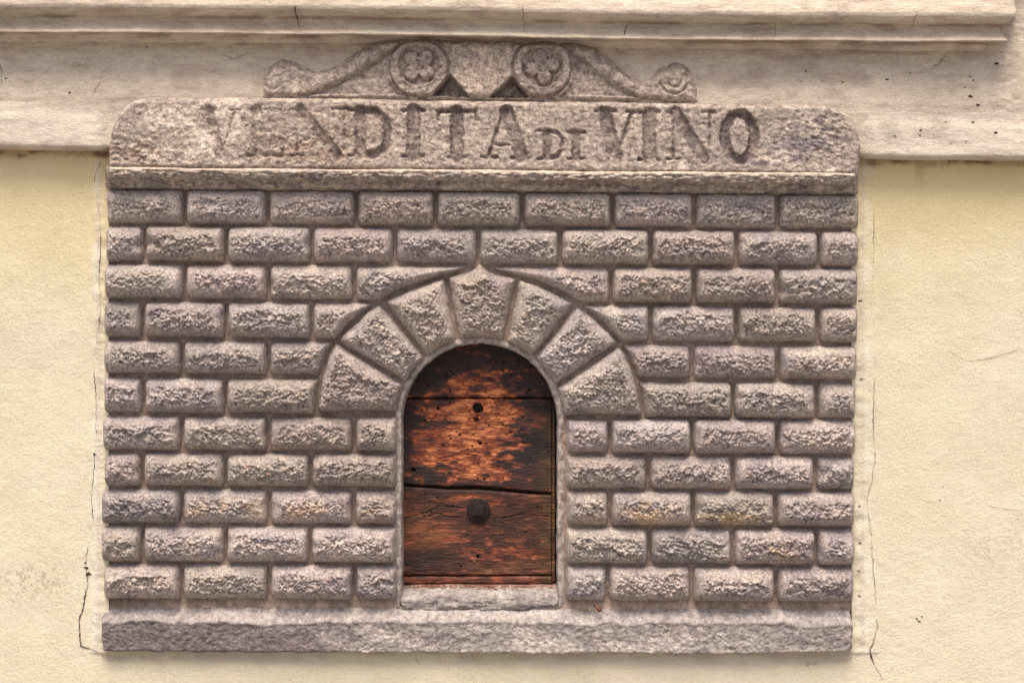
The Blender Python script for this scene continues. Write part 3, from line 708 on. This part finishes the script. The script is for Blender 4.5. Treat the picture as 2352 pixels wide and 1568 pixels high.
for i, (a, b, r) in enumerate([(2230, 222, 5), (2246, 241, 4), (2289, 146, 4), (2235, 185, 3), (2228, 176, 2), (2216, 201, 2), (2037, 183, 3.5), (1935, 189, 2.5), (1851, 164, 2.5),
                               (1839, 187, 2), (1889, 187, 1.8), (2090, 168, 2), (2299, 120, 2.2), (160, 213, 3.2), (14, 180, 2.5), (1672, 133, 2), (338, 108, 2.4), (91, 94+3, 3)]):
    chip(a, b, r, frieze_h, frieze, 700+i)
rhf = surf_from(sf2)
for i, (a, b, r) in enumerate([(2287, 306, 4.5), (2115, 300, 2.5), (2113, 311, 2), (2235, 281, 3), (2172, 281, 2), (2220, 325, 1.8), (2184, 329, 1.8), (2055, 312, 3)]):
    chip(a, b, r, rhf, sl2, 730+i)
wchips = [(199, 1303, 5), (203, 1318, 6), (196, 1292, 3), (217, 1043, 4), (2166, 1118, 1.8), (2158, 1148, 2), (2105, 1420, 3), (2112, 1426, 3), (2118, 1415, 2),
          (1974, 1162, 4), (1975, 1245, 4), (1973, 1310, 4), (1972, 1367, 4), (1975, 690, 4), (1978, 870, 3.5), (225, 345+5, 6)]
for i, (a, b, r) in enumerate(wchips): chip(a, b, r, flat, wall, 750+i, M_crack if i < 9 else M_mortar)

# ------------------------------------------------------------ wooden shutter
DP = -50.
shutter = empty('wooden_shutter', W(OC, 1341, DP, DP), 'old arched wooden shutter of dark worn boards with a round iron stud', 'shutter')
HOLES = []
rh = random.Random(5)
for _ in range(210):
    if rh.random() < .6: HOLES.append((rh.gauss(1110, 75), rh.gauss(930, 60), rh.uniform(.8, 1.9)))
    else: HOLES.append((rh.uniform(930, 1270), rh.uniform(820, 1320), rh.uniform(.7, 1.7)))
HOLES += [(949, 1079, 5), (1103, 1018, 4), (1094, 964, 6), (1006, 938, 3), (1098, 1278, 3.5)]
def wood_tint(X, Y):
    wx = X+fbm(X, Y, 50, 16, 3, 801)*34; wy = Y+fbm(X, Y, 60, 26, 3, 802)*16
    nz = fbm(X+fbm(X, Y, 30, 20, 2, 805)*6, Y, 26, 10, 5, 803, .65); nb = fbm(X, Y, 110, 40, 4, 804)
    br = (1.25*gb(wx, wy, 1105, 985, 105, 72)+.95*gb(wx, wy, 1050, 886, 34, 24)+.95*gb(wx, wy, 1150, 903, 62, 13)+.5*gb(wx, wy, 1120, 862, 60, 14)
          +.9*gb(wx, wy, 1060, 1055, 100, 36)+.45*gb(wx, wy, 1110, 1088, 90, 14)+.8*gb(wx, wy, 1165, 1050, 26, 16)+.55*gb(wx, wy, 1060, 1100, 60, 10)+.75*gb(wx, wy, 1105, 1140, 40, 7)
          -.75*gb(wx, wy, 1215, 960, 32, 38)-.8*gb(wx, wy, 1225, 1070, 45, 40)-.5*gb(wx, wy, 1020, 1060, 34, 20)-.6*gb(wx, wy, 1110, 905-15, 40, 9)
          +.5*gb(wx, wy, 975, 1000, 30, 80)*.8+.35*gb(wx, wy, 1010, 1250, 120, 50)+.35*gb(wx, wy, 1190, 1260, 80, 40)-.5*gb(wx, wy, 990, 880, 60, 30))
    b1 = sst(.02, .42, br*.50+nz*.34+nb*.14-.05)          # orange-brown wood
    b2 = sst(.36, .86, br*.52+nz*.55+nb*.10)              # pale raw wood
    dark = np.array([.026, .013, .012]); mid = np.array([.18, .042, .015]); raw = np.array([.47, .175, .066])
    t = dark[None, None]*(1+.5*nb[..., None])
    base = sst(1090, 1150, Y)*.62+sst(-.1, .5, nb)*.25*sst(880, 950, Y)
    t = t*(1-base[..., None])+base[..., None]*np.array([.125, .036, .016])*(.55+.9*sst(-.4, .5, nz+nb*.5))[..., None]
    t = t*(1-b1[..., None])+b1[..., None]*mid*1.25
    t = t*(1-b2[..., None])+b2[..., None]*raw
    gr_ = sst(1225, 1262, X)*sst(930, 1000, Y)*sst(-.4, .3, nb+.3)     # greenish algae on the right side
    t = t*(1-.55*gr_[..., None])+.55*gr_[..., None]*np.array([.10, .062, .022])
    oc = gb(wx, wy, 970, 1230, 60, 40)*.6+gb(wx, wy, 1180, 1305, 80, 10)*.5
    t = t*(1-oc[..., None])+oc[..., None]*np.array([.20, .085, .033])
    gy_ = np.clip(gb(wx, wy, 1180, 1312, 70, 8)*sst(0, .5, nz), 0, 1)
    t = t*(1-gy_[..., None])+gy_[..., None]*np.array([.24, .19, .14])
    bk = np.clip(gb(wx, wy, 985, 1290, 50, 34)*1.1+gb(wx, wy, 1235, 1250, 40, 60)*.3+gb(wx, wy, 1165, 1165, 40, 30)*.5+gb(wx, wy, 940, 1150, 25, 30)*.5+gb(wx, wy, 1120, 1205, 60, 20)*.35, 0, .9)*sst(-.8, .2, nz)
    t = t*(1-bk[..., None]*np.array([.85, .8, .75]))
    return t*(1+.25*nz)[..., None], b1, b2
def board(name, x0, x1, f0, f1, seed, dep=DP, label=None, knot=True):
    X, Y = grid(x0, x1, 0, 1, 1.6); n = int((np.max(f1(X))-np.min(f0(X)))/1.6)
    xs = X[0]; v = np.linspace(0, 1, n)
    X, V = np.meshgrid(xs, v); Y = f0(X)*(1-V)+f1(X)*V
    t, b1, b2 = wood_tint(X, Y)
    gr_ = fbm(X+fbm(X, Y, 90, 30, 2, seed)*10, Y+fbm(X, Y, 70, 50, 2, seed+1)*9, 42, 3.0, 4, seed+2, .6)
    h = dep+gr_*(.3+1.2*b2)+fbm(X, Y, 120, 60, 3, seed+3)*1.5-2.2*b2-.8*b1
    ed = np.minimum(Y-f0(X), f1(X)-Y); h = h-6*(1-sst(-.5, 4, ed+fbm(X, Y, 16, 16, 3, seed+4)*.8))
    for cx, cy, r in HOLES:
        if x0-5 < cx < x1+5 and f0(np.array(cx)) < cy < f1(np.array(cx)):
            m = (np.abs(X-cx) < r*3) & (np.abs(Y-cy) < r*3); rr = np.hypot(X[m]-cx, Y[m]-cy)
            g = sst(r*1.35, r*.5, rr); h[m] -= g*8; t[m] *= (1-.9*g)[:, None]  # pits also tinted dark, standing in for shade inside the small holes
    rr = np.hypot((X-1098), Y-938)+fbm(X, Y, 10, 10, 2, 812)*1.5; g = sst(12.5, 10, rr); h -= g*34; t *= (1-.75*g)[..., None]
    for pts, w_ in (([(985, 1185), (1005, 1178), (1030, 1186), (1062, 1188)], 2.2), ([(1060, 1166), (1010, 1162), (980, 1176), (930, 1190)], 1.4), ([(1150, 1190), (1200, 1180), (1262, 1186)], 1.6),
                    ([(1010, 1052), (1060, 1042), (1100, 1046)], 1.6), ([(1120, 905), (1180, 917), (1240, 910)], 1.8), ([(930, 1010), (980, 1004), (1010, 1008)], 1.2)):
        g = sst(w_, .2, polyd(X, Y, pts)+np.abs(fbm(X, Y, 9, 9, 2, 813))*.8); h -= g*4; t *= (1-.75*g)[..., None]
    mk = opening(X, Y) < 4
    o = sheet(name, to3(X, Y, h, DP), M_wood, shutter, t, cells(mk))
    if label: o['label'] = label
    return o
con = lambda c: (lambda X: np.asarray(X)*0.+c)
j2a = lambda X: np.interp(X, [900, 924, 990, 1030, 1093, 1156, 1219, 1268, 1300], [1112, 1112, 1116, 1118, 1117, 1122, 1129, 1132, 1133])
j2b = lambda X: np.interp(X, [900, 924, 990, 1030, 1093, 1156, 1219, 1268, 1300], [1116.5, 1116.5, 1121, 1124, 1124, 1129, 1135, 1136.5, 1137])
board('board', 915, 1290, con(780), con(913.5), 820, label='dark rounded top board of the shutter')
board('board', 915, 1266, con(915.5), j2a, 830, label='middle board, worn to bare orange wood, with a round hole')
board('board', 915, 1266, j2b, con(1321.5), 840, label='bottom board with the iron stud')
board('bottom_rail', 915, 1266, con(1323), con(1342), 850, dep=DP+3)
board('edge_strip', 1268, 1274, con(915.5), con(1341), 860, dep=DP-2)
# dark backing behind the boards (seen through the gaps)
bm = bmesh.new(); bmesh.ops.create_cube(bm, size=1)
for v_ in bm.verts: v_.co = (v_.co.x*.40, v_.co.y*.012, v_.co.z*.60)
x, y, z = W(OC, 1062, DP-18, DP)
solid('back_panel', bm, M_crack, shutter, (x, y+.012, z))
# iron stud
sx, sy, sz = W(1099, 1171, DP+1, DP)
bm = bmesh.new()
pr = [(0, 6.5), (12, 6.2), (20, 5.6), (22, 4.4), (24, 4.6), (26.5, 3.6), (27.8, 1.5), (28, -6)]
n = 36; rings = []
for r_, dp_ in pr:
    if r_ == 0: rings.append([bm.verts.new((0, -dp_*MM, 0))]); continue
    rings.append([bm.verts.new(((r_+.5*math.sin(i*2.3))*MM*math.cos(2*math.pi*i/n), -dp_*MM, (r_+.5*math.cos(i*1.7))*MM*math.sin(2*math.pi*i/n))) for i in range(n)])
for i in range(n): bm.faces.new((rings[0][0], rings[1][i], rings[1][(i+1) % n]))
for a, b in zip(rings[1:-1], rings[2:]):
    for i in range(n): bm.faces.new((a[i], b[i], b[(i+1) % n], a[(i+1) % n]))
bmesh.ops.recalc_face_normals(bm, faces=bm.faces)
stud = solid('iron_stud', bm, M_iron, shutter, (sx, sy, sz), False)
bm = bmesh.new(); bmesh.ops.create_cube(bm, size=1)
for v_ in bm.verts: v_.co = (v_.co.x*.031, v_.co.y*.012, v_.co.z*.031)
bmesh.ops.bevel(bm, geom=bm.edges[:], offset=.0035, segments=3, affect='EDGES')
bo = solid('square_boss', bm, M_iron, stud, (sx, sy-.006, sz+.001), False); bo.rotation_euler = (0, R(3), 0)

# ------------------------------------------------------------ litter on the sill
bm = bmesh.new(); rnd = random.Random(12)
def stick(x, y, z, L, w_, a, b):
    m = bmesh.ops.create_cube(bm, size=1)['verts']
    for v_ in m:
        cx, cy, cz = v_.co.x*L, v_.co.y*w_, v_.co.z*w_*.7
        cx, cy = cx*math.cos(a)-cy*math.sin(a), cx*math.sin(a)+cy*math.cos(a)
        cx, cz = cx*math.cos(b)-cz*math.sin(b), cx*math.sin(b)+cz*math.cos(b)
        v_.co = (x+cx, y+cy, z+cz)
for i in range(150):
    px = rnd.choice([rnd.uniform(930, 1275), rnd.gauss(1110, 25), rnd.gauss(1010, 40), rnd.gauss(1180, 30)])
    dep = rnd.uniform(-46, -32) if rnd.random() < .8 else rnd.uniform(-32, -18)
    py = np.interp(dep, [-50, -40, -29, -18], [1342, 1346, 1350, 1354])
    x, y, z = W(min(max(px, 930), 1274), py, dep)
    stick(x, y, z+.0015, rnd.uniform(.004, .013), rnd.uniform(.001, .0026), rnd.uniform(0, 6.28), rnd.uniform(-.4, .4))
lit = solid('wood_litter', bm, M_chip, None)
tag(lit, 'reddish wood splinters and crumbs scattered on the sill below the shutter', 'litter', kind='stuff')
# shrivelled leaf on the ledge
bm = bmesh.new(); x0, y0, z0 = W(1373, 1394, 24)
rows = []
for i in range(9):
    u = i/8; wd = .0065*math.sin(math.pi*min(1, u*.9+.05))+.0008; row = []
    for j in range(6):
        q = (j/5-.5)*2; ang = q*1.5
        row.append(bm.verts.new(((u-.5)*.018+.001*math.sin(9*u), -.004-wd*math.cos(ang)*.9, wd*math.sin(ang)-(u-.5)*.011+.0015*math.sin(u*7))))
    rows.append(row)
for a, b in zip(rows[:-1], rows[1:]):
    for j in range(5): bm.faces.new((a[j], b[j], b[j+1], a[j+1]))
bmesh.ops.solidify(bm, geom=bm.faces[:], thickness=.0006)
lf = solid('dry_leaf', bm, M_chip, None, (x0, y0, z0), True)
tag(lf, 'small curled brown dry leaf lying on the ledge to the right of the sill', 'leaf')

# ------------------------------------------------------------ street in front
bm = bmesh.new()
vs_ = [bm.verts.new(p) for p in ((-60, .1, 0), (-60, -60, 0), (60, -60, 0), (60, .1, 0))]; bm.faces.new(vs_)
gnd = solid('ground', bm, M_ground, None, (0, 0, -1.66)); tag(gnd, kind='structure')
